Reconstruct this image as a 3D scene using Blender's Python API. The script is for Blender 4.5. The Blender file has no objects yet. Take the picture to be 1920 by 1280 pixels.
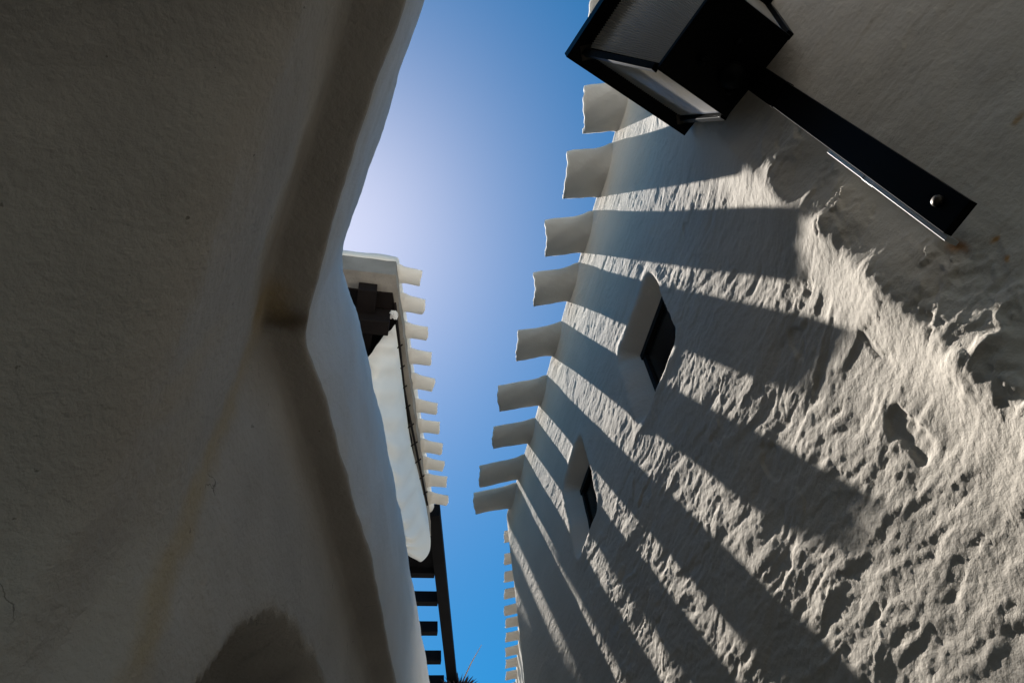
import bpy, bmesh, math, random
import numpy as np
from mathutils import Vector, Matrix

random.seed(4)
SC = bpy.context.scene
C = SC.collection

# ------------------------------------------------------------ camera
cam_d = bpy.data.cameras.new('camera'); cam = bpy.data.objects.new('camera', cam_d); C.objects.link(cam)
rt = Vector((.9771, -.1920, -.0913)); dn = Vector((.1016, .7983, -.5936)); fw = Vector((.1868, .5707, .7996))
fw.normalize(); rt = (rt - fw * rt.dot(fw)).normalized(); up = rt.cross(fw)
cam.matrix_world = Matrix(((rt.x, up.x, -fw.x, 0), (rt.y, up.y, -fw.y, 0), (rt.z, up.z, -fw.z, 1.6), (0, 0, 0, 1)))
cam_d.sensor_width = 36; cam_d.lens = 26.27; cam_d.clip_start = .02; cam_d.clip_end = 2000
SC.camera = cam

# ------------------------------------------------------------ sky and sun
SUN = Vector((-.086, .484, .871)).normalized()
w = bpy.data.worlds.new('World'); SC.world = w; w.use_nodes = True
nt = w.node_tree; nt.nodes.clear()
sky = nt.nodes.new('ShaderNodeTexSky'); sky.sky_type = 'NISHITA'; sky.sun_disc = False
sky.sun_elevation = math.asin(SUN.z); sky.sun_rotation = math.atan2(SUN.x, SUN.y)
sky.air_density = 1.0; sky.dust_density = .42; sky.ozone_density = 2.0
bg = nt.nodes.new('ShaderNodeBackground'); bg.inputs[1].default_value = .05
wo = nt.nodes.new('ShaderNodeOutputWorld')
hs = nt.nodes.new('ShaderNodeHueSaturation'); hs.inputs['Hue'].default_value = .488; hs.inputs['Saturation'].default_value = 1.58; hs.inputs['Value'].default_value = 1.08
nt.links.new(sky.outputs[0], hs.inputs['Color']); nt.links.new(hs.outputs[0], bg.inputs[0]); nt.links.new(bg.outputs[0], wo.inputs[0])
sd = bpy.data.lights.new('sun', 'SUN'); sd.energy = 5.0; sd.angle = math.radians(.53); sd.color = (1, .95, .88)
so = bpy.data.objects.new('sun', sd); C.objects.link(so); so.rotation_euler = SUN.to_track_quat('Z', 'Y').to_euler()
SC.view_settings.view_transform = 'Standard'; SC.view_settings.look = 'None'
SC.view_settings.exposure = 1.23; SC.view_settings.gamma = 1
SC.render.engine = 'CYCLES'
SC.cycles.max_bounces = 8; SC.cycles.diffuse_bounces = 5

# ------------------------------------------------------------ numpy noise
def _grad(ix, iy, seed):
    h = (ix * 374761393 + iy * 668265263 + seed * 1442695041) & 0xffffffff
    h = ((h ^ (h >> 13)) * 1274126177) & 0xffffffff
    return (h ^ (h >> 16)) & 0xffffffff
def rnd(ix, iy, seed):
    return _grad(ix.astype(np.int64), iy.astype(np.int64), seed) / 4294967295.0
def perlin(x, y, seed=0):
    xi = np.floor(x).astype(np.int64); yi = np.floor(y).astype(np.int64)
    xf = x - xi; yf = y - yi
    u = xf*xf*xf*(xf*(xf*6-15)+10); v = yf*yf*yf*(yf*(yf*6-15)+10)
    def g(dx, dy):
        a = _grad(xi+dx, yi+dy, seed) / 4294967295.0 * 2*np.pi
        return np.cos(a)*(xf-dx) + np.sin(a)*(yf-dy)
    a = g(0,0)*(1-u)+g(1,0)*u; b = g(0,1)*(1-u)+g(1,1)*u
    return (a*(1-v)+b*v)*1.5
def fbm(x, y, o=4, seed=0, gain=.5):
    s = 0; a = 1.
    for i in range(o):
        s = s + a*perlin(x, y, seed+i*7); x = x*2.03+3.1; y = y*2.03+1.7; a *= gain
    return s
def cells(x, y, seed=0):
    xi = np.floor(x); yi = np.floor(y)
    f1 = np.full(x.shape, 9.); f2 = np.full(x.shape, 9.); val = np.zeros(x.shape)
    for dx in (-1,0,1):
        for dy in (-1,0,1):
            cx = xi+dx; cy = yi+dy
            px = cx+rnd(cx, cy, seed); py = cy+rnd(cx, cy, seed+91)
            d = np.hypot(x-px, y-py); r = rnd(cx, cy, seed+173)
            m = d < f1
            f2 = np.where(m, f1, np.minimum(f2, d)); val = np.where(m, r, val); f1 = np.where(m, d, f1)
    return f1, f2, val
def facets(x, y, seed=0, tilt=1., hw=1.):
    """broken plaster: every cell a small plane with its own height and tilt"""
    xi = np.floor(x); yi = np.floor(y)
    f1 = np.full(x.shape, 9.); f2 = f1.copy(); h1 = np.zeros(x.shape)
    for dx in (-1,0,1):
        for dy in (-1,0,1):
            cx = xi+dx; cy = yi+dy
            ex = x-cx-rnd(cx, cy, seed); ey = y-cy-rnd(cx, cy, seed+91)
            d = np.hypot(ex, ey)
            h = hw*rnd(cx, cy, seed+173) + tilt*((rnd(cx, cy, seed+11)-.5)*2*ex+(rnd(cx, cy, seed+29)-.5)*2*ey)
            m = d < f1
            f2 = np.where(m, f1, np.minimum(f2, d)); h1 = np.where(m, h, h1); f1 = np.where(m, d, f1)
    return h1, f2-f1
def ss(a, b, x):
    t = np.clip((x-a)/(b-a), 0, 1); return t*t*(3-2*t)

# ------------------------------------------------------------ materials
def mat(name, col, rough=.9, var=.06, bump=0., bscale=60., metal=0., spec=.3, scale2=None):
    m = bpy.data.materials.new(name); m.use_nodes = True; n = m.node_tree; b = n.nodes['Principled BSDF']
    b.inputs['Roughness'].default_value = rough; b.inputs['Metallic'].default_value = metal
    b.inputs['Specular IOR Level'].default_value = spec
    tc = n.nodes.new('ShaderNodeTexCoord')
    nz = n.nodes.new('ShaderNodeTexNoise'); nz.inputs['Scale'].default_value = 3.; nz.inputs['Detail'].default_value = 6
    n.links.new(tc.outputs['Object'], nz.inputs['Vector'])
    r = n.nodes.new('ShaderNodeValToRGB'); r.color_ramp.elements[0].position = .3; r.color_ramp.elements[1].position = .7
    r.color_ramp.elements[0].color = tuple(c*(1-var) for c in col)+(1,); r.color_ramp.elements[1].color = tuple(min(1, c*(1+var)) for c in col)+(1,)
    n.links.new(nz.outputs[0], r.inputs[0]); n.links.new(r.outputs[0], b.inputs['Base Color'])
    if bump:
        z = n.nodes.new('ShaderNodeTexNoise'); z.inputs['Scale'].default_value = bscale; z.inputs['Detail'].default_value = 8; z.inputs['Roughness'].default_value = .6
        n.links.new(tc.outputs['Object'], z.inputs['Vector'])
        bp = n.nodes.new('ShaderNodeBump'); bp.inputs['Strength'].default_value = 1; bp.inputs['Distance'].default_value = bump
        n.links.new(z.outputs[0], bp.inputs['Height']); n.links.new(bp.outputs[0], b.inputs['Normal'])
    m['bsdf'] = 1
    return m
M_R = mat('rough_whitewash', (.60, .55, .48), .95, .06, .0034, 60)
M_W = mat('spout_whitewash', (.60, .57, .52), .95, .10, .0025, 45)
M_L = mat('shaded_smooth_whitewash', (.50, .458, .40), .85, .08, .010, 34)  # kept darker than the parapet's: shade of the vault put into the colour
M_L2 = mat('sky_lit_parapet_whitewash', (.77, .76, .73), .85, .05, .006, 30)  # same whitewash as the wall, brightened: sky light put into the colour
M_3 = mat('loggia_whitewash', (.74, .715, .66), .9, .05, .004, 14)
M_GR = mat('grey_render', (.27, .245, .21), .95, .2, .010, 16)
M_WOOD = mat('dark_stained_timber', (.010, .007, .006), .7, .3, .001, 40, 0, .15)
M_BLK = mat('black_painted_metal', (.003, .003, .003), .38, .2, 0, 50, 0, .045)
M_GLINT = mat('sun_glint_edge', (.55, .55, .53), .35, .1, 0, 50, .6, .5)  # sun glint on the black bar's edge, put into a bright metal colour
M_DK = mat('black_painted_timber', (.004, .004, .005), .7, .3, .001, 30, 0, .1)
M_CV = mat('white_canvas', (.80, .79, .75), .8, .03, .0006, 200)
M_ROPE = mat('white_rope', (.75, .73, .7), .9, .1)
M_BRASS = mat('worn_bolt_metal', (.05, .04, .03), .5, .2, 0, 50, .8, .5)
M_LEAF = mat('dry_frond', (.05, .03, .03), .9, .4)
M_STRAW = mat('straw', (.35, .25, .15), .9, .2)
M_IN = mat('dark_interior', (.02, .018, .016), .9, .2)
M_TERR = mat('terracotta_edge', (.36, .26, .18), .9, .2)

def stain(m, org, blobs):
    """brown and ochre water marks at fixed places on the plaster"""
    n = m.node_tree; b = n.nodes['Principled BSDF']; base = b.inputs['Base Color'].links[0].from_socket
    tc = n.nodes.new('ShaderNodeTexCoord')
    nz = n.nodes.new('ShaderNodeTexNoise'); nz.inputs['Scale'].default_value = 9; nz.inputs['Detail'].default_value = 5
    n.links.new(tc.outputs['Object'], nz.inputs['Vector'])
    off = n.nodes.new('ShaderNodeVectorMath'); off.operation = 'SCALE'; off.inputs['Scale'].default_value = .10
    n.links.new(nz.outputs['Color'], off.inputs[0])
    add = n.nodes.new('ShaderNodeVectorMath'); add.operation = 'ADD'
    n.links.new(tc.outputs['Object'], add.inputs[0]); n.links.new(off.outputs[0], add.inputs[1])
    cur = base
    for (c, size, col, amt) in blobs:
        mp = n.nodes.new('ShaderNodeVectorMath'); mp.operation = 'SUBTRACT'; mp.inputs[1].default_value = (c[0]-org[0]+.05, c[1]-org[1]+.05, c[2]-org[2]+.05)
        n.links.new(add.outputs[0], mp.inputs[0])
        dv = n.nodes.new('ShaderNodeVectorMath'); dv.operation = 'DIVIDE'; dv.inputs[1].default_value = size
        n.links.new(mp.outputs[0], dv.inputs[0])
        ln = n.nodes.new('ShaderNodeVectorMath'); ln.operation = 'LENGTH'; n.links.new(dv.outputs[0], ln.inputs[0])
        mr = n.nodes.new('ShaderNodeMapRange'); mr.interpolation_type = 'SMOOTHSTEP'
        mr.inputs[1].default_value = .15; mr.inputs[2].default_value = 1; mr.inputs[3].default_value = amt; mr.inputs[4].default_value = 0
        n.links.new(ln.outputs['Value'], mr.inputs[0])
        mx = n.nodes.new('ShaderNodeMix'); mx.data_type = 'RGBA'
        n.links.new(mr.outputs[0], mx.inputs[0]); n.links.new(cur, mx.inputs[6]); mx.inputs[7].default_value = col+(1,)
        cur = mx.outputs[2]
    n.links.new(cur, b.inputs['Base Color'])
stain(M_L, (-.5, 1.8, 0), [((-.42, 1.74, 3.0), (.09, .10, 1.6), (.50, .38, .20), .62),
            ((-.32, 1.72, 4.02), (.15, .12, .10), (.13, .09, .05), .85),
            ((-.37, 1.62, 3.95), (.12, .16, .16), (.45, .33, .15), .7),
            ((-.44, 1.35, 3.0), (.08, .10, .8), (.56, .45, .28), .3)])
stain(M_R, (1.2, 2.5, 0), [((1.19, .547, 2.888), (.06, .025, .03), (.42, .20, .07), .9),
            ((1.20, .50, 2.83), (.06, .014, .018), (.50, .25, .06), .9),
            ((1.20, .51, 2.755), (.06, .012, .018), (.50, .25, .06), .9),
            ((1.27, .318, 3.02), (.06, .02, .02), (.42, .27, .12), .8),
            ((1.20, .53, 3.02), (.07, .035, .14), (.25, .21, .16), .6)])
def specks(m, scale, thr, col):
    """tiny chips and hairs in the paint, only where the noise lets them"""
    n = m.node_tree; b = n.nodes['Principled BSDF']; base = b.inputs['Base Color'].links[0].from_socket
    tc = n.nodes.new('ShaderNodeTexCoord'); mp = n.nodes.new('ShaderNodeMapping'); mp.inputs['Scale'].default_value = (1, 1, .45)
    n.links.new(tc.outputs['Object'], mp.inputs[0])
    v = n.nodes.new('ShaderNodeTexNoise'); v.inputs['Scale'].default_value = scale; v.inputs['Detail'].default_value = 3; n.links.new(mp.outputs[0], v.inputs['Vector'])
    r = n.nodes.new('ShaderNodeMapRange'); r.inputs[1].default_value = thr; r.inputs[2].default_value = thr+.03; r.inputs[4].default_value = .7
    n.links.new(v.outputs[0], r.inputs[0])
    mx = n.nodes.new('ShaderNodeMix'); mx.data_type = 'RGBA'; n.links.new(r.outputs[0], mx.inputs[0]); n.links.new(base, mx.inputs[6]); mx.inputs[7].default_value = col+(1,)
    n.links.new(mx.outputs[2], b.inputs['Base Color'])
def cracks(m):
    n = m.node_tree; b = n.nodes['Principled BSDF']; base = b.inputs['Base Color'].links[0].from_socket
    tc = n.nodes.new('ShaderNodeTexCoord')
    z = n.nodes.new('ShaderNodeTexNoise'); z.inputs['Scale'].default_value = 7; z.inputs['Detail'].default_value = 6; n.links.new(tc.outputs['Object'], z.inputs['Vector'])
    sc = n.nodes.new('ShaderNodeVectorMath'); sc.operation = 'SCALE'; sc.inputs['Scale'].default_value = .22; n.links.new(z.outputs['Color'], sc.inputs[0])
    ad = n.nodes.new('ShaderNodeVectorMath'); ad.operation = 'ADD'; n.links.new(tc.outputs['Object'], ad.inputs[0]); n.links.new(sc.outputs[0], ad.inputs[1])
    v = n.nodes.new('ShaderNodeTexVoronoi'); v.feature = 'DISTANCE_TO_EDGE'; v.inputs['Scale'].default_value = 2.1; n.links.new(ad.outputs[0], v.inputs['Vector'])
    r = n.nodes.new('ShaderNodeMapRange'); r.inputs[1].default_value = .001; r.inputs[2].default_value = .006; r.inputs[3].default_value = .75; r.inputs[4].default_value = 0; n.links.new(v.outputs['Distance'], r.inputs[0])
    k = n.nodes.new('ShaderNodeTexNoise'); k.inputs['Scale'].default_value = 2.6; k.inputs['Detail'].default_value = 4; n.links.new(tc.outputs['Object'], k.inputs['Vector'])
    kr = n.nodes.new('ShaderNodeMapRange'); kr.inputs[1].default_value = .60; kr.inputs[2].default_value = .66; n.links.new(k.outputs[0], kr.inputs[0])
    mu = n.nodes.new('ShaderNodeMath'); mu.operation = 'MULTIPLY'; n.links.new(r.outputs[0], mu.inputs[0]); n.links.new(kr.outputs[0], mu.inputs[1])
    mx = n.nodes.new('ShaderNodeMix'); mx.data_type = 'RGBA'; n.links.new(mu.outputs[0], mx.inputs[0]); n.links.new(base, mx.inputs[6]); mx.inputs[7].default_value = (.13, .11, .09, 1)
    n.links.new(mx.outputs[2], b.inputs['Base Color'])
cracks(M_L)
specks(M_L, 34, .74, (.16, .14, .11))

# ------------------------------------------------------------ object helpers
def link(o, parent=None):
    C.objects.link(o)
    if parent is not None: o.parent = parent
    return o
def obj(name, bm, m, parent=None, smooth=False):
    me = bpy.data.meshes.new(name); bm.normal_update(); bm.to_mesh(me); bm.free()
    for mm in (m if isinstance(m, (list, tuple)) else [m]): me.materials.append(mm)
    if smooth: me.polygons.foreach_set('use_smooth', [True]*len(me.polygons))
    return link(bpy.data.objects.new(name, me), parent)
def thing(name, label, cat, loc=(0,0,0), group=None):
    o = bpy.data.objects.new(name, None); link(o); o.location = loc; o.empty_display_size = .1
    o['label'] = label; o['category'] = cat
    if group: o['group'] = group
    return o
def tag(o, label, cat, group=None):
    o['label'] = label; o['category'] = cat
    if group: o['group'] = group
    return o
def grid_mesh(name, P, m, parent=None, flip=False, smooth=True, closeu=False):
    """P: (nu, nv, 3) array -> one mesh"""
    nu, nv = P.shape[:2]
    idx = np.arange(nu*nv).reshape(nu, nv)
    if closeu: idx = np.vstack([idx, idx[:1]])
    a = idx[:-1, :-1].ravel(); b = idx[1:, :-1].ravel(); c = idx[1:, 1:].ravel(); d = idx[:-1, 1:].ravel()
    q = np.stack([a, d, c, b] if flip else [a, b, c, d], 1).astype(np.int32)
    me = bpy.data.meshes.new(name)
    me.vertices.add(nu*nv); me.vertices.foreach_set('co', P.reshape(-1).astype(np.float32))
    me.loops.add(q.size); me.loops.foreach_set('vertex_index', q.ravel())
    me.polygons.add(len(q)); me.polygons.foreach_set('loop_start', np.arange(0, q.size, 4, dtype=np.int32))
    me.polygons.foreach_set('loop_total', np.full(len(q), 4, np.int32))
    me.polygons.foreach_set('use_smooth', np.full(len(q), smooth))
    me.update(calc_edges=True); me.validate()
    me.materials.append(m)
    return link(bpy.data.objects.new(name, me), parent)
def add_box(bm, lo, hi, bev=0.):
    v = [bm.verts.new((x, y, z)) for x in (lo[0], hi[0]) for y in (lo[1], hi[1]) for z in (lo[2], hi[2])]
    f = [bm.faces.new([v[i] for i in q]) for q in ((0,1,3,2),(4,6,7,5),(0,4,5,1),(2,3,7,6),(0,2,6,4),(1,5,7,3))]
    if bev: bmesh.ops.bevel(bm, geom=list({e for ff in f for e in ff.edges}), offset=bev, segments=2, affect='EDGES', profile=.5)
def add_bar(bm, a, b, w, h, upv=(0,0,1), bev=0.):
    """rectangular bar from a to b, w across, h along upv"""
    a = Vector(a); b = Vector(b); d = (b-a).normalized(); s = d.cross(Vector(upv)).normalized(); t = s.cross(d).normalized()
    v = [bm.verts.new(p + s*(i*w/2) + t*(j*h/2)) for p in (a, b) for i in (-1, 1) for j in (-1, 1)]
    f = [bm.faces.new([v[i] for i in q]) for q in ((0,1,3,2),(4,6,7,5),(0,4,5,1),(2,3,7,6),(0,2,6,4),(1,5,7,3))]
    if bev: bmesh.ops.bevel(bm, geom=list({e for ff in f for e in ff.edges}), offset=bev, segments=2, affect='EDGES', profile=.5)
def add_prism(bm, bot, top):
    """closed prism between two matching loops of points"""
    vb = [bm.verts.new(p) for p in bot]; vt = [bm.verts.new(p) for p in top]; n = len(bot)
    bm.faces.new(vb[::-1]); bm.faces.new(vt)
    for i in range(n): bm.faces.new((vb[i], vb[(i+1)%n], vt[(i+1)%n], vt[i]))
def add_tube(bm, pts, r, n=10, cap=True):
    pts = [Vector(p) for p in pts]; rings = []
    rr = r if isinstance(r, (list, tuple)) else [r]*len(pts)
    for i, p in enumerate(pts):
        d = (pts[min(i+1, len(pts)-1)] - pts[max(i-1, 0)]).normalized()
        s = d.cross(Vector((0,0,1)) if abs(d.z) < .9 else Vector((1,0,0))).normalized(); t = d.cross(s)
        rings.append([bm.verts.new(p + (s*math.cos(k*2*math.pi/n) + t*math.sin(k*2*math.pi/n))*rr[i]) for k in range(n)])
    for a, b in zip(rings, rings[1:]):
        for k in range(n): bm.faces.new((a[k], a[(k+1)%n], b[(k+1)%n], b[k]))
    if cap: bm.faces.new(rings[0][::-1]); bm.faces.new(rings[-1])
def catmull(pts, n):
    """(k,d) -> (m,d) interpolated, centripetal-ish"""
    p = np.asarray(pts, float); k = len(p); out = []
    for i in range(k-1):
        p0 = p[i-1] if i else 2*p[0]-p[1]; p3 = p[i+2] if i+2 < k else 2*p[-1]-p[-2]
        p1, p2 = p[i], p[i+1]
        t = np.linspace(0, 1, n, endpoint=False).reshape((-1,)+(1,)*(p.ndim-1))
        d1 = np.linalg.norm(p1-p0, axis=-1, keepdims=True)**.5+1e-5; d2 = np.linalg.norm(p2-p1, axis=-1, keepdims=True)**.5+1e-5; d3 = np.linalg.norm(p3-p2, axis=-1, keepdims=True)**.5+1e-5
        m1 = (p1-p0)/d1-(p2-p0)/(d1+d2)+(p2-p1)/d2; m2 = (p2-p1)/d2-(p3-p1)/(d2+d3)+(p3-p2)/d3
        m1 = m1*d2; m2 = m2*d2
        out.append((2*t**3-3*t**2+1)*p1+(t**3-2*t**2+t)*m1+(-2*t**3+3*t**2)*p2+(t**3-t**2)*m2)
    out.append(p[-1:]); return np.concatenate(out, 0)
def resample(p, step_fn):
    seg = np.linalg.norm(np.diff(p, axis=0), axis=1); s = np.concatenate([[0], np.cumsum(seg)])
    out = [0.]
    while out[-1] < s[-1]:
        y = np.interp(out[-1], s, p[:, 1]); out.append(out[-1]+step_fn(y))
    out[-1] = s[-1]; out = np.array(out)
    return np.stack([np.interp(out, s, p[:, i]) for i in range(p.shape[1])], 1), out
def normals(P):
    du = np.gradient(P, axis=0); dv = np.gradient(P, axis=1); n = np.cross(du, dv)
    return n/np.maximum(np.linalg.norm(n, axis=-1, keepdims=True), 1e-9)

# ------------------------------------------------------------ ground
def build_ground():
    n = 120; a = np.linspace(-1, 1, n); a = np.sign(a)*np.abs(a)**3*400
    X, Y = np.meshgrid(a, a+3, indexing='ij')
    P = np.stack([X, Y, 0*X], -1)
    g = grid_mesh('ground', P, mat('pale_stone_paving', (.10, .09, .078), .9, .2, .004, 12)); g['kind'] = 'structure'
build_ground()

# ------------------------------------------------------------ right-hand house
ROOF = 5.56
def build_right_house():
    root = thing('white_house', 'rough sunlit whitewashed house with two small deep windows under big roof spouts', 'house', (1.2, 2.5, 0))
    inv = Matrix.Translation((-1.2, -2.5, 0))
    plan = np.array([(4.2, 4.95), (2.6, 4.80), (1.45, 4.66), (1.27, 4.61), (1.205, 4.50), (1.20, 4.2), (1.205, 3.4), (1.20, 2.5), (1.20, 1.9), (1.20, 1.5), (1.20, 1.25),
                     (1.195, 1.04), (1.174, .89), (1.146, .79), (1.138, .745), (1.146, .71), (1.182, .61), (1.222, .47), (1.300, .24), (1.50, -.3), (1.9, -1.3), (2.3, -3), (3.2, -6)])
    c = catmull(plan, 24)
    c, s = resample(c, lambda y: .0065 if -.15 < y < 4.66 else .05)
    zz = [0.]
    while zz[-1] < ROOF-.07: zz.append(zz[-1] + (.05 if zz[-1] < 1.9 else .0065))
    z = np.array(zz); r = .07
    ang = np.linspace(.05, 1, 12)*np.pi/2
    hz = np.concatenate([z, z[-1]+r*np.sin(ang), np.full(6, z[-1]+r)])          # height
    ho = np.concatenate([0*z, r*(1-np.cos(ang)), r+np.linspace(.05, 1.5, 6)])    # inward offset
    vl = np.concatenate([z, z[-1]+r*ang, z[-1]+r*1.57+np.linspace(.05, 1.5, 6)])
    t = np.gradient(c, axis=0); t /= np.linalg.norm(t, axis=1, keepdims=True)
    inw = np.stack([-t[:, 1], t[:, 0]], 1)      # rotate: travelling -Y, inward is +X
    inw *= np.sign(np.sum(inw*np.array([1, 0]), 1, keepdims=True)+1e-6) if False else 1
    P = np.zeros((len(c), len(hz), 3))
    P[..., 0] = c[:, None, 0]+inw[:, None, 0]*ho; P[..., 1] = c[:, None, 1]+inw[:, None, 1]*ho; P[..., 2] = hz
    N = np.zeros_like(P); cosv = np.concatenate([np.ones(len(z)), np.cos(ang), np.zeros(6)]); sinv = np.concatenate([0*z, np.sin(ang), np.ones(6)])
    N[..., 0] = -inw[:, None, 0]*cosv; N[..., 1] = -inw[:, None, 1]*cosv; N[..., 2] = sinv
    Y = np.repeat(P[:, :1, 1], len(hz), 1); U = np.repeat(s[:, None], len(hz), 1); V = np.repeat(vl[None], len(c), 0)
    near = ss(-.6, .3, Y)*ss(4.7, 4.5, Y)
    # lean: the corner flares out a little towards the ground
    # --- plaster relief (metres, outward) ---
    wx = fbm(U*2.2, V*2.2, 3, 11)*.25; wy = fbm(U*2.2, V*2.2, 3, 12)*.25
    low = fbm(U*1.4+wx, V*1.4+wy, 2, 1)*.007
    ca, sa = np.cos(-.12), np.sin(-.12)
    u2 = U*ca+V*sa+wx*.2; v2 = -U*sa+V*ca+wy*.2
    rough = ss(5.45, 3.5, V)*ss(4.3, 2.0, Y)          # coarse relief towards the lower near part
    ridged = lambda q: (1-np.abs(q))**2
    st = fbm(u2*4.5, v2*15, 4, 21, .55)
    fine = fbm(u2*24, v2*60, 3, 25, .6)
    grit = fbm(U*70, V*70, 2, 27)
    patch = ss(-.35, .45, fbm(U*1.5, V*1.5, 2, 31))
    wu = fbm(U*11, V*11, 3, 41); wv = fbm(U*11, V*11, 3, 42)
    h1, e1 = facets(u2*3.4+wu*.14, v2*9.0+wv*.14, 5, 1.1, .6)
    h2, e2 = facets(u2*8+wu*.16+3, v2*23+wv*.16, 8, 1.3, .22)
    h3, e3 = facets(u2*20+wu*.25, v2*54+wv*.25, 12, 1.3, .15)
    D = low*(.4+.8*rough) + st*(.0015+.0009*rough) + fine*(.00040+.00025*rough) + grit*.00022 \
        + h1*(.0003+.0054*rough*(.25+.75*patch)) + h2*(.0004+.0019*rough*(.4+.6*patch)) + h3*(.0003+.0008*rough) + fbm(u2*9, v2*34, 3, 77, .6)*(.0002+.0007*rough)
    big = np.maximum(fbm(U*2.6+4, V*2.3, 3, 51)-.30, 0); D += big*.008*rough
    # shallow hollows knocked into the plaster
    for (yy, vv, ry, rz, dep) in ((1.02, 2.75, .055, .11, .009), (1.40, 3.12, .05, .06, .007), (1.06, 3.22, .045, .06, .007), (.93, 3.30, .03, .04, .006), (.84, 2.95, .02, .03, .006)):
        q = ((Y-yy+wx*.35+wu*.02)/ry)**2+((V-vv+wy*.35+wv*.02)/rz)**2; D -= dep*ss(1.15, .6, q)
    D *= 1-.68*np.exp(-((Y-.80)/.11)**2)
    # spurs and lumps on the far side of the corner
    Yl = Y+np.exp(-((Y-.72)/.40)**2)*(.05-.11*np.clip((4.0-V)/1.5, -.6, 1.5))
    side = ss(.77, .70, Y)
    band = ss(.50, .66, Y)*ss(-.15, .25, fbm(U*3.2+1, V*3.2, 2, 66)+.12)
    g1, _ = facets(U*9+wu*.5, V*9+wv*.5, 33, 1.); g2, _ = facets(U*24+wu, V*24+wv, 35, 1.)
    D = D*(1-side*.6) + side*band*(g1*.0075+g2*.0034) + side*fbm(U*30, V*30, 3, 65)*.0006 + side*fbm(U*5, V*5, 2, 68)*.004
    for (ya, va, yb, vb, wd, h_) in ((.72, 3.62, .63, 3.63, .050, .012), (.70, 3.28, .60, 3.36, .050, .014), (.68, 2.98, .56, 2.90, .080, .018),
                                 (.64, 2.64, .47, 2.66, .075, .032), (.62, 2.44, .48, 2.40, .08, .02)):
        t = np.clip(((Yl-ya)*(yb-ya)+(V-va)*(vb-va))/((yb-ya)**2+(vb-va)**2), 0, 1)
        q = np.hypot(Yl-ya-t*(yb-ya)+wu*.010, V-va-t*(vb-va)+wv*.010)/(wd*1.25)
        D += .72*h_*(1-.3*t)*np.exp(-q*q)*(1+.25*g2)
    D *= near
    # windows: splayed hollows with soft lips
    for (y0, y1, z0, z1, sk) in ((1.545, 2.045, 3.93, 4.43, .0), (2.70, 3.13, 4.06, 4.58, .0)):
        yc = (y0+y1)/2; zc = (z0+z1)/2
        d = np.maximum(np.abs(Y-yc+.012*fbm(V*5, U*0, 2, 81))-(y1-y0)/2, np.abs(V-zc+.012*fbm(U*5, V*0, 2, 82))-(z1-z0)/2)
        ax_ = np.abs(Y-yc+.010*fbm(V*5, U*0, 2, 81))-(y1-y0)/2+.06; az_ = np.abs(V-zc+.010*fbm(U*5, V*0, 2, 82))-(z1-z0)/2+.06
        d = np.hypot(np.maximum(ax_, 0), np.maximum(az_, 0))+np.minimum(np.maximum(ax_, az_), 0)-.06
        k = ss(.020, -.085, d)
        D = D*(1-k) - .105*k + .006*np.exp(-((d-.03)/.03)**2)
    P[..., 1] += np.exp(-((P[..., 1]-.72)/.40)**2)*(.05-.11*np.clip((4.0-P[..., 2])/1.5, -.6, 1.5))
    P += N*D[..., None]
    P -= np.array([1.2, 2.5, 0])
    grid_mesh('wall', P, M_R, root, flip=True)
    # windows (> frame, pane)
    for (y0, y1, z0, z1) in ((1.645, 1.965, 4.035, 4.355), (2.79, 3.06, 4.16, 4.49)):
        bm = bmesh.new(); x = 1.288
        for (a, b) in (((y0, z0), (y1, z0)), ((y0, z1), (y1, z1))):
            add_box(bm, (x-.012, a[0]-.02, a[1]-.018), (x+.03, b[0]+.02, a[1]+.018), .003)
        for yy in (y0, y1): add_box(bm, (x-.006, yy-.016, z0+.016), (x+.028, yy+.016, z1-.016), .003)
        bmesh.ops.transform(bm, matrix=inv, verts=bm.verts)
        wf = obj('window', bm, M_WOOD, root)
        bm = bmesh.new(); add_box(bm, (x+.006, y0+.014, z0+.014), (x+.014, y1-.014, z1-.014)); bmesh.ops.transform(bm, matrix=inv, verts=bm.verts)
        obj('pane', bm, M_GLASSDK, wf)
    return root
def glass_dark():
    m = mat('dark_window_glass', (.012, .008, .006), .25, .2, 0, 50, 0, .08); return m
M_GLASSDK = glass_dark()
house_r = build_right_house()

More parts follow.
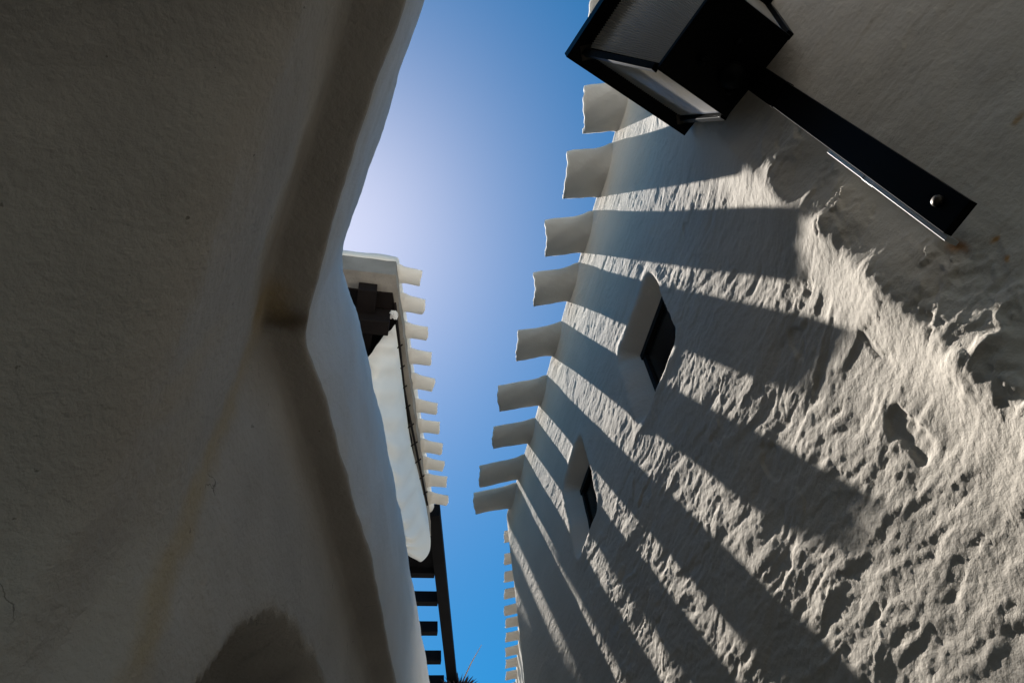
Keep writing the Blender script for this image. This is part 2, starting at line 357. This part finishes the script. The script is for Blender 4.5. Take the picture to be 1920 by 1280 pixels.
def trough(base, direction, length, r, seed, tilt=.2, thick=.018, flare=.35):
    """half-round whitewashed spout, open to the sky, its root spreading into the wall"""
    base = Vector(base); d = Vector(direction).normalized(); d = (d*math.cos(tilt)-Vector((0,0,1))*math.sin(tilt)).normalized()
    side = d.cross(Vector((0,0,1))).normalized(); upv = side.cross(d).normalized()
    nu = 22; na = 26; rings = []
    rs = random.Random(seed); ph = [rs.uniform(0, 6) for _ in range(6)]
    for i in range(nu+1):
        t = i/nu; x = length*t - .07
        fl = flare*math.exp(-max(0, x)/.035)
        lip = .02*t*t
        ring = []
        for (rad, order) in ((r, range(na+1)), (r-thick, range(na, -1, -1))):
            for j in order:
                a = -math.radians(72)+math.radians(144)*j/na
                wob = 1+.016*math.sin(3*a+ph[0]+x*18)+.012*math.sin(7*a+ph[1]-x*33)+.006*math.sin(15*a+ph[2]+x*80)
                rr = rad*wob*(1+(fl+lip if rad == r else lip))
                xe = x + t**3*.016*(math.cos(a)-.4) + t**8*(.005*math.sin(3*a+ph[3])+.002*math.sin(11*a+ph[4]))
                ring.append(base + d*xe + side*(math.sin(a)*rr) - upv*(math.cos(a)*rr*.62))
        rings.append(ring)
    bm = bmesh.new(); V = [[bm.verts.new(p) for p in ring] for ring in rings]; n = len(V[0])
    for a, b in zip(V, V[1:]):
        for k in range(n): bm.faces.new((a[k], a[(k+1)%n], b[(k+1)%n], b[k]))
    h = na+1
    for j in range(na): bm.faces.new((V[-1][j], V[-1][j+1], V[-1][n-2-j], V[-1][n-1-j])); bm.faces.new((V[0][j+1], V[0][j], V[0][n-1-j], V[0][n-2-j]))
    return bm
def put_spout(root, *a, **k):
    bm = trough(*a, **k); bmesh.ops.transform(bm, matrix=Matrix.Translation(-root.location), verts=bm.verts)
    return obj('roof_spout', bm, M_W if root is house_r else M_3, root, smooth=True)
for i, (y, tx, r, bx) in enumerate(((.68, .895, .135, 1.13), (1.17, .985, .135, 1.19), (1.55, .965, .150, 1.2), (1.945, .960, .128, 1.2), (2.30, .960, .128, 1.2),
                                 (2.735, .930, .128, 1.2), (3.18, .905, .122, 1.2), (3.56, .930, .112, 1.2), (3.93, .890, .118, 1.2), (4.24, .915, .125, 1.2))):
    put_spout(house_r, (bx, y-.005, ROOF-.035), (-1, .20+.05*math.sin(i*2.3), 0), (bx-tx)+.085, r, 10+i, tilt=.12+.05*(i % 3), thick=.026, flare=.20)

# ------------------------------------------------------------ left-hand house: vault, soffit and parapet
def build_left_house():
    root = thing('white_house', 'smooth shaded whitewashed house with a rounded overhanging parapet, at the left', 'house', (-.5, 1.8, 0))
    # each column: roof back, roof, parapet back, crest, face, lower lip, lip in, inner corner, strip, edge, vault, far, base
    def col(T, L, I, M1, M2, D1, D2, B, bulge=.03, fz=.5):
        T = np.array(T, float); L = np.array(L, float); I = np.array(I, float)
        bx = np.array([-.22, .05, .0])
        Fm = T*(1-fz)+L*fz+np.array([bulge, -bulge*.3, 0])
        e1 = L*.975+Fm*.025; e2 = L*.93+I*.07; i1 = I*.93+L*.07; M1 = np.array(M1, float); i2 = I*.975+M1*.025
        return [T+[-4, 0, -.25], T+[-.5, 0, -.25], T+bx+[0, 0, -.06], T+bx*.7+[0, 0, .02], T+[-.03, 0, .015], T+[0, 0, -.05], Fm, e1, e2, i1, i2, M1, np.array(M2, float), np.array(D1, float), np.array(D2, float), np.array(B, float)]
    cols = [  # columns at negative Y: unseen bridge behind the camera, added to block sky light
     col((4.2,-3.2,5.6),(4.2,-3.2,4.2),(4.0,-3.2,4.1),(.3,-3,3.85),(.1,-3,3.7),(-.8,-3,3.4),(-1.8,-3,3.0),(-3.0,-3,-.05)),
     col((1.9,-1.7,5.5),(1.9,-1.7,4.15),(1.7,-1.7,4.1),(.9,-1.8,3.9),(.3,-1.8,3.7),(-.8,-1.7,3.4),(-1.8,-1.7,3.0),(-3.0,-1.7,-.05)),
     col((.55,-.60,5.1),(.50,-.60,4.03),(.34,-.60,4.02),(-.02,-.6,3.85),(-.16,-.6,3.7),(-.8,-.5,3.4),(-1.7,-.5,3.0),(-2.8,-.5,-.05)),
     col((.20,.10,4.92),(.09,.08,4.0),(-.06,.10,4.0),(-.12,.08,3.82),(-.2,.0,3.65),(-.75,.1,3.38),(-1.65,.2,2.95),(-2.7,.3,-.05)),
     col((.057,.70,4.9),(.002,.517,4.0),(-.157,.567,4.0),(-.20,.53,3.8),(-.25,.47,3.6),(-.7,.6,3.35),(-1.6,.8,2.9),(-2.6,1.0,-.05)),
     col((-.055,1.263,4.9),(-.105,.96,4.0),(-.232,.90,4.0),(-.29,.90,3.6),(-.34,.76,3.40),(-.8,.95,3.05),(-1.6,1.2,2.5),(-2.4,1.5,-.05)),
     col((-.14,1.66,4.92),(-.195,1.44,4.0),(-.355,1.40,4.0),(-.42,1.38,3.4),(-.50,1.32,2.98),(-.85,1.50,2.45),(-1.4,1.62,1.6),(-1.6,1.7,-.05)),
     col((-.18,1.88,5.0),(-.232,1.68,4.0),(-.395,1.61,4.0),(-.44,1.60,3.2),(-.56,1.60,2.68),(-.72,1.64,1.9),(-.85,1.68,.9),(-.9,1.7,-.05), .03),
     col((-.19,2.03,5.05),(-.240,1.83,4.0),(-.400,1.77,4.0),(-.435,1.75,3.2),(-.455,1.74,2.5),(-.47,1.75,1.7),(-.48,1.76,.8),(-.49,1.78,-.05), .05),
     col((-.10,2.39,5.19),(-.165,2.06,4.0),(-.325,2.03,4.0),(-.355,2.02,3.2),(-.37,2.02,2.5),(-.38,2.02,1.7),(-.38,2.02,.8),(-.38,2.02,-.05), .05),
     col((.03,2.92,5.25),(-.035,2.575,4.0),(-.175,2.58,4.0),(-.21,2.58,3.2),(-.22,2.58,2.5),(-.23,2.58,1.7),(-.23,2.58,.8),(-.23,2.58,-.05), .04),
     col((.17,3.48,5.26),(.14,3.22,4.0),(-.015,3.30,4.0),(-.03,3.3,3.2),(-.04,3.3,2.5),(-.04,3.3,1.7),(-.04,3.3,.8),(-.04,3.3,-.05), .03),
     col((.40,4.40,5.22),(.36,4.28,4.0),(.22,4.3,4.0),(.20,4.3,3.2),(.20,4.3,2.5),(.20,4.3,1.7),(.20,4.3,.8),(.20,4.3,-.05), .03),
     col((.78,5.9,4.95),(.74,5.85,4.0),(.60,5.9,4.0),(.58,5.9,3.2),(.58,5.9,2.5),(.58,5.9,1.7),(.58,5.9,.8),(.58,5.9,-.05), .03),
     col((1.25,7.9,4.95),(1.2,7.85,4.0),(1.08,7.9,4.0),(1.06,7.9,3.2),(1.05,7.9,2.5),(1.05,7.9,1.7),(1.05,7.9,.8),(1.05,7.9,-.05), .03),
     col((1.5,9.1,4.95),(1.45,9.0,4.0),(1.35,9.1,4.0),(1.33,9.1,3.2),(1.3,9.1,2.5),(1.3,9.1,1.7),(1.3,9.1,.8),(1.3,9.1,-.05), .03)]
    A = np.array(cols)                                   # (ncol, nrow, 3)
    G = catmull(A, 26)                                    # along the alley
    G = np.swapaxes(catmull(np.swapaxes(G, 0, 1), 16), 0, 1)
    N = normals(G)
    # arched niche under the parapet
    Y = G[..., 1]; Z = G[..., 2]; X = G[..., 0]
    zt = np.interp(Y, [1.92, 2.05, 2.22, 2.42, 2.62, 2.87, 3.15, 3.4, 3.6, 3.7], [2.4, 2.68, 2.97, 3.16, 3.25, 3.32, 3.36, 3.32, 3.2, 2.9])
    inside = ss(-.05, .06, (zt-Z)+.006*fbm(Y*5, Z*5, 2, 3))*ss(1.92, 1.98, Y)*ss(3.72, 3.62, Y)*(X > -.75)*(Z < 3.9)
    a = np.linspace(0, 1, G.shape[0])[:, None]*140; b = np.linspace(0, 1, G.shape[1])[None]*60
    vis = ss(-1.5, 0, Y)
    disp = fbm(X*3+Y*3, Z*3+X, 3, 5)*.009 + fbm(Y*9+X*4, Z*9+X*6, 3, 6)*.0030
    G2 = G + N*(disp*vis)[..., None]
    G2[..., 0] -= inside*.42; G2[..., 1] += inside*.10
    G2 -= np.array([-.5, 1.8, 0])
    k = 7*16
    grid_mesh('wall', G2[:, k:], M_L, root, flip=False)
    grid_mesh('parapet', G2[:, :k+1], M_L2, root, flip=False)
    return root
house_l = build_left_house()

# ------------------------------------------------------------ loggia house beyond
def slabbed(poly_top, poly_bot, n_sub=5, amp=.012, seed=0):
    bm = bmesh.new(); add_prism(bm, poly_bot, poly_top)
    bmesh.ops.bevel(bm, geom=list(bm.edges), offset=.045, segments=3, affect='EDGES', profile=.5)
    bmesh.ops.triangulate(bm, faces=bm.faces[:])
    for _ in range(n_sub):
        es = [e for e in bm.edges if e.calc_length() > .12]
        if not es: break
        bmesh.ops.subdivide_edges(bm, edges=es, cuts=1); bmesh.ops.triangulate(bm, faces=bm.faces[:])
    co = np.array([v.co[:] for v in bm.verts]); bm.normal_update()
    d = fbm(co[:, 0]*2.5+co[:, 2]*2, co[:, 1]*2.5+co[:, 2], 3, seed)*amp
    for v, dd in zip(bm.verts, d): v.co += v.normal*float(dd)
    return bm
def build_loggia():
    root = thing('loggia_house', 'white flat-roofed house beyond the canvas, with short spouts and a dark timber loggia', 'house', (.2, 4.1, 0))
    tr = Matrix.Translation(-root.location)
    fin = lambda bm: bmesh.ops.transform(bm, matrix=tr, verts=bm.verts)
    x0 = lambda y: .232+.2296*(y-4.083)
    top, mid = 8.70, 8.565
    # white parapet slab
    pt = [(-4, 4.09, top), (.225, 4.085, top), (1.175, 8.20, top), (1.10, 8.9, top), (-4, 9.2, top)]
    pb = [(-4, 4.09, mid), (.20, 4.085, mid), (1.12, 8.20, mid), (1.05, 8.9, mid), (-4, 9.2, mid)]
    bm = slabbed(pt, pb, 6, .014, 3); fin(bm); obj('roof_slab', bm, M_3, root, True)
    bm = slabbed([(-.75, 4.3, 8.92), (-.30, 4.3, 8.92), (-.30, 4.8, 8.92), (-.75, 4.8, 8.92)], [(-.75, 4.3, 8.68), (-.30, 4.3, 8.68), (-.30, 4.8, 8.68), (-.75, 4.8, 8.68)], 3, .01, 5); fin(bm); obj('roof_block', bm, M_3, root, True)
    # weathered grey lintel under the slab: near strip and long alley strip
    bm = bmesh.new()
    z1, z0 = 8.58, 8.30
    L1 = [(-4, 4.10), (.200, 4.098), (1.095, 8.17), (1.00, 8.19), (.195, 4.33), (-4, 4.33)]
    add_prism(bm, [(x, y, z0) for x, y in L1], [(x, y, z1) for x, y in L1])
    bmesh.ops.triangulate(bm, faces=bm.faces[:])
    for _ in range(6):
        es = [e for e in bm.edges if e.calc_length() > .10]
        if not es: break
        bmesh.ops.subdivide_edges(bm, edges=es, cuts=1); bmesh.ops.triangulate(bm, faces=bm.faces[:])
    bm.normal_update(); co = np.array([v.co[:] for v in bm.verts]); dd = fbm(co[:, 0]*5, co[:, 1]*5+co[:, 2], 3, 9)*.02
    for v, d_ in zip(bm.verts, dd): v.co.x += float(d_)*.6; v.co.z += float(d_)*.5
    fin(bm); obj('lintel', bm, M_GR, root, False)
    # loggia walls, floor and timber
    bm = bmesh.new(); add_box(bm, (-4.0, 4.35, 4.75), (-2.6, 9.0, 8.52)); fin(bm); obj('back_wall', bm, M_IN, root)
    bm = bmesh.new(); add_prism(bm, [(-4, 8.3, 0), (.45, 8.3, 0), (.50, 8.95, 0), (-4, 8.95, 0)], [(-4, 8.3, 8.5), (.45, 8.3, 8.5), (.50, 8.95, 8.5), (-4, 8.95, 8.5)]); fin(bm); obj('end_wall', bm, M_3, root)
    bm = bmesh.new(); add_prism(bm, [(-4, 4.315, 8.27), (.19, 4.315, 8.27), (.98, 8.2, 8.27), (-4, 8.2, 8.27)], [(-4, 4.315, 8.50), (.19, 4.315, 8.50), (.98, 8.2, 8.50), (-4, 8.2, 8.50)]); fin(bm); obj('timber_ceiling', bm, M_WOOD, root)
    for i in range(6):
        y = 4.50+i*.55; xe = (x0(y)-.14) if i == 0 else -.05
        bm = bmesh.new(); add_box(bm, (-3.6, y, 8.02), (xe, y+.18, 8.255), .008); fin(bm); obj('timber_beam', bm, M_WOOD, root)
    bm = bmesh.new(); add_box(bm, (-.165, 4.22, 8.14), (.025, 8.2, 8.285), .008); fin(bm); obj('timber_beam', bm, M_WOOD, root)
    bm = bmesh.new(); add_box(bm, (-.30, 4.72, 4.9), (-.12, 4.90, 8.05), .01); fin(bm); obj('timber_post', bm, M_WOOD, root)
    for i, y in enumerate((4.25, 4.61, 4.98, 5.34, 5.71, 6.09, 6.42, 6.76, 7.07, 7.38, 7.72)):
        b = (x0(y)-.02, y, 8.60)
        put_spout(root, b, (1, .04+.05*math.sin(i*1.9), 0), .295+.012*math.sin(i*3.1), .105+.005*math.sin(i*2.2), 60+i, tilt=.08+.03*math.sin(i*4.), thick=.014, flare=.25)
    return root
house_g = build_loggia()

# canvas hung from the lintel
def build_canvas():
    top = [(.255, 4.66, 8.22), (.34, 5.06, 8.22), (.45, 5.60, 8.22), (.62, 6.38, 8.22), (.78, 6.92, 8.22), (.944, 7.474, 8.20)]
    mid = [(.13, 4.80, 8.13), (.22, 5.16, 7.95), (.39, 5.75, 7.80), (.55, 6.42, 7.70), (.74, 6.90, 7.68), (.94, 7.12, 7.52)]
    low2 = [(.004, 4.97, 8.0), (.13, 5.30, 7.60), (.31, 5.87, 7.50), (.49, 6.48, 7.30), (.68, 6.90, 7.20), (.948, 7.20, 7.28)]
    lo = [(-.06, 5.02, 7.9), (.05, 5.36, 7.45), (.22, 5.92, 7.32), (.38, 6.50, 7.17), (.56, 6.90, 7.10), (.84, 7.19, 7.11)]
    back = [(-.15, 5.10, 8.0), (-.05, 5.50, 7.6), (.10, 6.05, 7.5), (.26, 6.65, 7.4), (.46, 7.05, 7.3), (.76, 7.25, 7.25)]
    A = np.array([top, mid, low2, lo, back])
    G = catmull(A, 22); G = np.swapaxes(catmull(np.swapaxes(G, 0, 1), 24), 0, 1)
    N = normals(G); nu, nv = G.shape[:2]
    u = np.linspace(0, 1, nu)[:, None]; v = np.linspace(0, 1, nv)[None]
    fold = np.sin((v*9+u*3.2+u*u*2)*2*np.pi)*.020*ss(0, .1, u)*ss(.9, .5, u)*ss(1, .7, v) + fbm(u*3+v*8, v*3+0*u, 2, 4)*.012*ss(0, .2, u)
    G = G+N*fold[..., None]
    G2 = G-N*.006
    P = np.concatenate([G, G2[::-1]], 0)
    o = grid_mesh('canvas_awning', P, M_CV, None, closeu=True)
    tag(o, 'white canvas awning sagging below the grey lintel of the dark loggia', 'awning')
    return o
build_canvas()
def build_rod():
    root = thing('curtain_rod', 'thin dark rod with small hooks holding the white canvas under the lintel', 'rod', (.2, 4.6, 8.2))
    tr = Matrix.Translation(-root.location)
    bm = bmesh.new(); add_tube(bm, [(.225, 4.40, 8.235), (.45, 5.575, 8.235), (.96, 7.48, 8.235)], .014, 8); bmesh.ops.transform(bm, matrix=tr, verts=bm.verts); obj('rod', bm, M_WOOD, root)
    for i in range(9):
        t = i/8; y = 4.95+2.3*t; x = float(np.interp(y, [4.4, 5.575, 7.48], [.225, .45, .96]))
        bm = bmesh.new(); add_tube(bm, [(x-.05, y+.02, 8.19), (x, y, 8.22), (x+.03, y-.01, 8.25)], .009, 6); bmesh.ops.transform(bm, matrix=tr, verts=bm.verts); obj('hook', bm, M_WOOD, root)
build_rod()
def build_rope():
    pts = []
    rs = random.Random(3)
    bm = bmesh.new()
    for k in range(3):
        ph = rs.uniform(0, 6)
        add_tube(bm, [(.225+.026*math.cos(a*1.3+ph)*(1+.3*k), 4.52+.035*math.sin(a*2.1+ph), 8.19+.025*math.sin(a*1.7+k)) for a in np.linspace(0, 6.2, 26)], .008, 6)
    add_tube(bm, [(.22, 4.5, 8.2), (.17, 4.55, 8.16), (.15, 4.56, 8.12)], .010, 6)
    o = obj('rope_knot', bm, M_ROPE); tag(o, 'white rope knot tied where the rod meets the corner of the canvas', 'rope')
build_rope()

# ------------------------------------------------------------ far right house
def build_far_house():
    root = thing('white_house', 'far white house showing only small roof spouts past the rough corner', 'house', (2.3, 9, 0))
    tr = Matrix.Translation(-root.location)
    a = (2.20, 7.3); b = (2.98, 11.9)
    pb = [(a[0], a[1], 0), (7, 7.3, 0), (7, 11.9, 0), (b[0], b[1], 0)]
    bm = slabbed([(x, y, 8.05) for x, y, z in pb], pb, 6, .012, 8); bmesh.ops.transform(bm, matrix=tr, verts=bm.verts); obj('wall', bm, M_R, root, True)
    for i, (tx, ty) in enumerate(((1.976, 7.594), (2.063, 8.048), (2.139, 8.447), (2.211, 8.829), (2.285, 9.216), (2.366, 9.539), (2.436, 9.903), (2.509, 10.283), (2.574, 10.619), (2.641, 10.967), (2.71, 11.33))):
        bx = a[0]+(ty-a[1])*(b[0]-a[0])/(b[1]-a[1])
        bm = trough((bx, ty+.01, 7.99), (-1, .18+.05*math.sin(i*2.), 0), (bx-tx)+.07, .12, 90+i, tilt=.16, thick=.016, flare=.2)
        bmesh.ops.transform(bm, matrix=tr, verts=bm.verts); obj('roof_spout', bm, M_W, root, smooth=True)
build_far_house()

# ------------------------------------------------------------ black pergola
def build_pergola():
    root = thing('pergola', 'black timber pergola with cross joists running on beyond the white loggia house', 'pergola', (1.2, 9.0, 0))
    tr = Matrix.Translation(-root.location)
    def P(name, *a, **k):
        bm = bmesh.new(); add_bar(bm, *a, **k); bmesh.ops.transform(bm, matrix=tr, verts=bm.verts); return obj(name, bm, M_DK, root)
    xo = lambda y: 1.075+.2066*(y-7.8)
    P('beam', (xo(8.0), 8.0, 8.61), (xo(13.5), 13.5, 8.61), .17, .22, bev=.006)
    P('ledger', (-1.2, 9.0, 8.62), (-.1, 13.5, 8.62), .10, .2, bev=.006)
    P('board', (-1.0, 9.08, 8.65), (xo(9.1)-.02, 9.08, 8.65), .56, .05, bev=.004)
    P('board', (xo(8.5)-.20, 8.5, 8.64), (xo(9.3)-.20, 9.3, 8.64), .24, .06, bev=.004)
    for i, y in enumerate((9.33, 10.02, 10.81, 11.64, 12.4)):
        P('joist', (-1.0+.2*(y-9), y+.10, 8.61), (xo(y)-(.09 if i < 2 else .15), y, 8.61), .12, .19, bev=.006)
    P('post', (xo(13.2), 13.2, 0), (xo(13.2), 13.2, 8.49), .14, .14, upv=(0, 1, 0), bev=.006)
    P('post', (-.2, 13.2, 0), (-.2, 13.2, 8.5), .14, .14, upv=(0, 1, 0), bev=.006)
build_pergola()

def build_palm():
    root = thing('palm_tree', 'dark shaggy dry palm tuft with one straw spike, just past the black pergola', 'palm', (2.13, 12.40, .17))
    rs = random.Random(8)
    bm = bmesh.new(); add_tube(bm, [(0, 0, 0), (.03, 0, 4), (0, .02, 8.1)], [.16, .13, .11], 12); obj('trunk', bm, M_WOOD, root, True)
    bm = bmesh.new()
    for i in range(520):
        a = rs.uniform(0, 6.283); e = rs.uniform(-.6, 1.2); l = rs.uniform(.22, .50)
        d = Vector((math.cos(a)*math.cos(e), math.sin(a)*math.cos(e), math.sin(e))); p = Vector((0, 0, 8.15)); wd = d.cross(Vector((0, 0, 1))).normalized()*.012
        q = p+d*l*.6; t = p+d*l-Vector((0, 0, .12*l))
        v = [bm.verts.new(x) for x in (p-wd, p+wd, q+wd, t, q-wd)]; bm.faces.new(v)
    obj('crown', bm, M_LEAF, root)
    bm = bmesh.new(); add_tube(bm, [(0, 0, 8.3), (.18, -.35, 8.6), (.33, -.62, 8.78)], [.014, .010, .004], 6); obj('flower_spike', bm, M_STRAW, root)
build_palm()

# ------------------------------------------------------------ lantern on its wall bar
def glass_lantern():
    m = bpy.data.materials.new('ribbed_lantern_glass'); m.use_nodes = True; n = m.node_tree; n.nodes.clear()
    out = n.nodes.new('ShaderNodeOutputMaterial')
    df = n.nodes.new('ShaderNodeBsdfDiffuse'); df.inputs[0].default_value = (.50, .46, .40, 1)
    tl = n.nodes.new('ShaderNodeBsdfTranslucent'); tl.inputs[0].default_value = (.55, .54, .50, 1)
    gl = n.nodes.new('ShaderNodeBsdfGlossy'); gl.inputs[0].default_value = (.9, .9, .9, 1); gl.inputs[1].default_value = .12
    trn = n.nodes.new('ShaderNodeBsdfTransparent'); trn.inputs[0].default_value = (.75, .72, .66, 1)
    a = n.nodes.new('ShaderNodeMixShader'); a.inputs[0].default_value = .35
    b = n.nodes.new('ShaderNodeMixShader'); b.inputs[0].default_value = .30
    c = n.nodes.new('ShaderNodeMixShader'); c.inputs[0].default_value = .16
    n.links.new(df.outputs[0], a.inputs[1]); n.links.new(tl.outputs[0], a.inputs[2])
    n.links.new(a.outputs[0], b.inputs[1]); n.links.new(trn.outputs[0], b.inputs[2])
    n.links.new(b.outputs[0], c.inputs[1]); n.links.new(gl.outputs[0], c.inputs[2]); n.links.new(c.outputs[0], out.inputs[0])
    return m
def build_lantern():
    zb, zr = 3.83, 4.22
    root = thing('wall_lantern', 'black square wall lantern with ribbed glass on a long flat bar', 'lantern', (.93, .46, zb))
    tr = Matrix.Translation(-root.location) @ Matrix.Translation((0, 0, 1.6)) @ Matrix.Scale(1.04, 4) @ Matrix.Translation((0, 0, -1.6))
    def O(name, bm, m, par=root, **k):
        bmesh.ops.transform(bm, matrix=tr, verts=bm.verts); return obj(name, bm, m, par, **k)
    M_G = glass_lantern()
    e1 = Vector((-.925, -.37, 0)).normalized(); e2 = Vector((.37, -.925, 0)).normalized()     # e1 away from wall, e2 towards the camera side
    cb = Vector((.943, .463, zb)); cr = Vector((.918, .50, zr))
    hb, hr = .142, .272
    def sq(c, h, z): c = Vector((c.x, c.y, z)); return [c-e1*h-e2*h, c+e1*h-e2*h, c+e1*h+e2*h, c-e1*h+e2*h]
    B = sq(cb, hb, zb); R = sq(cr, hr-.045, zr)
    bm = bmesh.new(); add_prism(bm, sq(cb, hb, zb-.006), sq(cb, hb+.002, zb+.012)); bmesh.ops.bevel(bm, geom=list(bm.edges), offset=.002, segments=1, affect='EDGES')
    O('base_plate', bm, M_BLK)
    # rim frame: four bars
    outer = sq(cr, hr, zr); inner = sq(cr, hr-.06, zr)
    for i in range(4):
        bm = bmesh.new(); j = (i+1) % 4; dz = Vector((0, 0, .045))
        add_prism(bm, [outer[i], outer[j], inner[j], inner[i]], [outer[i]+dz, outer[j]+dz, inner[j]+dz, inner[i]+dz]); O('rim_bar', bm, M_BLK)
    for i in range(4):
        bm = bmesh.new(); add_bar(bm, B[i]+Vector((0, 0, .012)), R[i]+Vector((0, 0, .004)), .022, .022, upv=e1, bev=.002); O('corner_post', bm, M_BLK)
    # panes, ribbed
    for i in range(4):
        j = (i+1) % 4; k = 46; cen = (cb+cr)/2
        b0, b1, r0, r1 = B[i].lerp(B[j], .06), B[i].lerp(B[j], .94), R[i].lerp(R[j], .05), R[i].lerp(R[j], .95)
        nrm = (b1-b0).cross(r0-b0).normalized()
        if nrm.dot(b0-cb) < 0: nrm = -nrm
        bm = bmesh.new(); prev = None
        for q in range(k*4+1):
            t = q/(k*4); o = nrm*(.0026*math.cos(q*math.pi/2)-.005)
            cur = (bm.verts.new(b0.lerp(b1, t)+o+Vector((0, 0, .012))), bm.verts.new(r0.lerp(r1, t)+o))
            if prev: bm.faces.new((prev[0], cur[0], cur[1], prev[1]))
            prev = cur
        O('glass_pane', bm, M_G, smooth=True)
    # cap: hipped roof with finial
    bm = bmesh.new(); z2 = zr+.047
    add_prism(bm, sq(cr, hr-.004, z2), sq(cr, .09, zr+.20)); O('cap', bm, M_BLK)
    bm = bmesh.new(); add_prism(bm, sq(cr, .07, zr+.201), sq(cr, .05, zr+.26)); O('vent', bm, M_BLK)
    # inner corner brackets with a screw hole
    for i in (1, 2, 0):
        cc = cr-(cr-inner[i])*1.0; cc = Vector((inner[i].x, inner[i].y, zr-.004)); dd = (Vector((cr.x, cr.y, cc.z))-cc).normalized()
        o_ = cc - dd*.030
        bm = bmesh.new(); add_bar(bm, o_-dd*.004, o_+dd*.034, .05, .003, bev=.001); br = O('corner_bracket', bm, M_BRASS)
        bm = bmesh.new(); add_tube(bm, [o_+dd*.012+Vector((0, 0, -.002)), o_+dd*.012+Vector((0, 0, -.006))], .007, 10); O('screw', bm, M_BLK, br)
    # underside knobs
    for (a, b, r) in ((.045, -.05, .016), (-.01, .045, .013), (-.085, -.075, .010)):
        p = cb+e2*b+e1*a+Vector((0, 0, -.006))
        bm = bmesh.new(); add_tube(bm, [p, p-Vector((0, 0, .006)), p-Vector((0, 0, .012)), p-Vector((0, 0, .022)), p-Vector((0, 0, .028))], [r*.6, r*.6, r, r*.85, r*.2], 16); O('knob', bm, M_BLK, smooth=True)
    bm = bmesh.new(); p = cb-e2*.035-e1*.06+Vector((0, 0, -.006)); add_tube(bm, [p+Vector((0, 0, -z)) for z in (0, .01, .02, .034, .046, .052)], [.038, .042, .040, .031, .016, .004], 24); O('lamp_boss', bm, M_BLK, smooth=True)
    # the long bar down the wall
    a = Vector((1.078, .462, 2.80)); b = Vector((1.083, .522, zb+.02))
    ax = (b-a).normalized(); wn = Vector((-.97, -.24, 0)).normalized(); sd = ax.cross(wn).normalized()
    bm = bmesh.new(); add_bar(bm, a, b, .073, .020, upv=wn, bev=.0008); O('wall_bar', bm, M_BLK)
    bm = bmesh.new(); add_bar(bm, b-ax*.20, b, .077, .027, upv=wn, bev=.001); O('bar_sleeve', bm, M_BLK)
    bm = bmesh.new(); q = -sd if (-sd).y > 0 else sd
    add_bar(bm, a-wn*.020+q*.044+ax*.00, a-wn*.020+q*.044+ax*.29, .010, .03, upv=wn, bev=.001); O('wall_cleat', bm, M_GLINT)
    bm = bmesh.new(); add_bar(bm, a-wn*.020+q*.044+ax*.33, a-wn*.020+q*.044+ax*.51, .010, .03, upv=wn, bev=.001); O('wall_cleat', bm, M_GLINT)
    bm = bmesh.new(); add_bar(bm, a-wn*.020+q*.040+ax*.285, a-wn*.020+q*.040+ax*.335, .022, .026, upv=wn, bev=.002); O('clamp', bm, M_GLINT)
    p = a+ax*.065-q*.004+wn*.010
    bm = bmesh.new(); add_tube(bm, [p, p+wn*.006, p+wn*.010, p+wn*.012], [.012, .012, .010, .003], 18); O('bolt', bm, M_BRASS, smooth=True)
build_lantern()
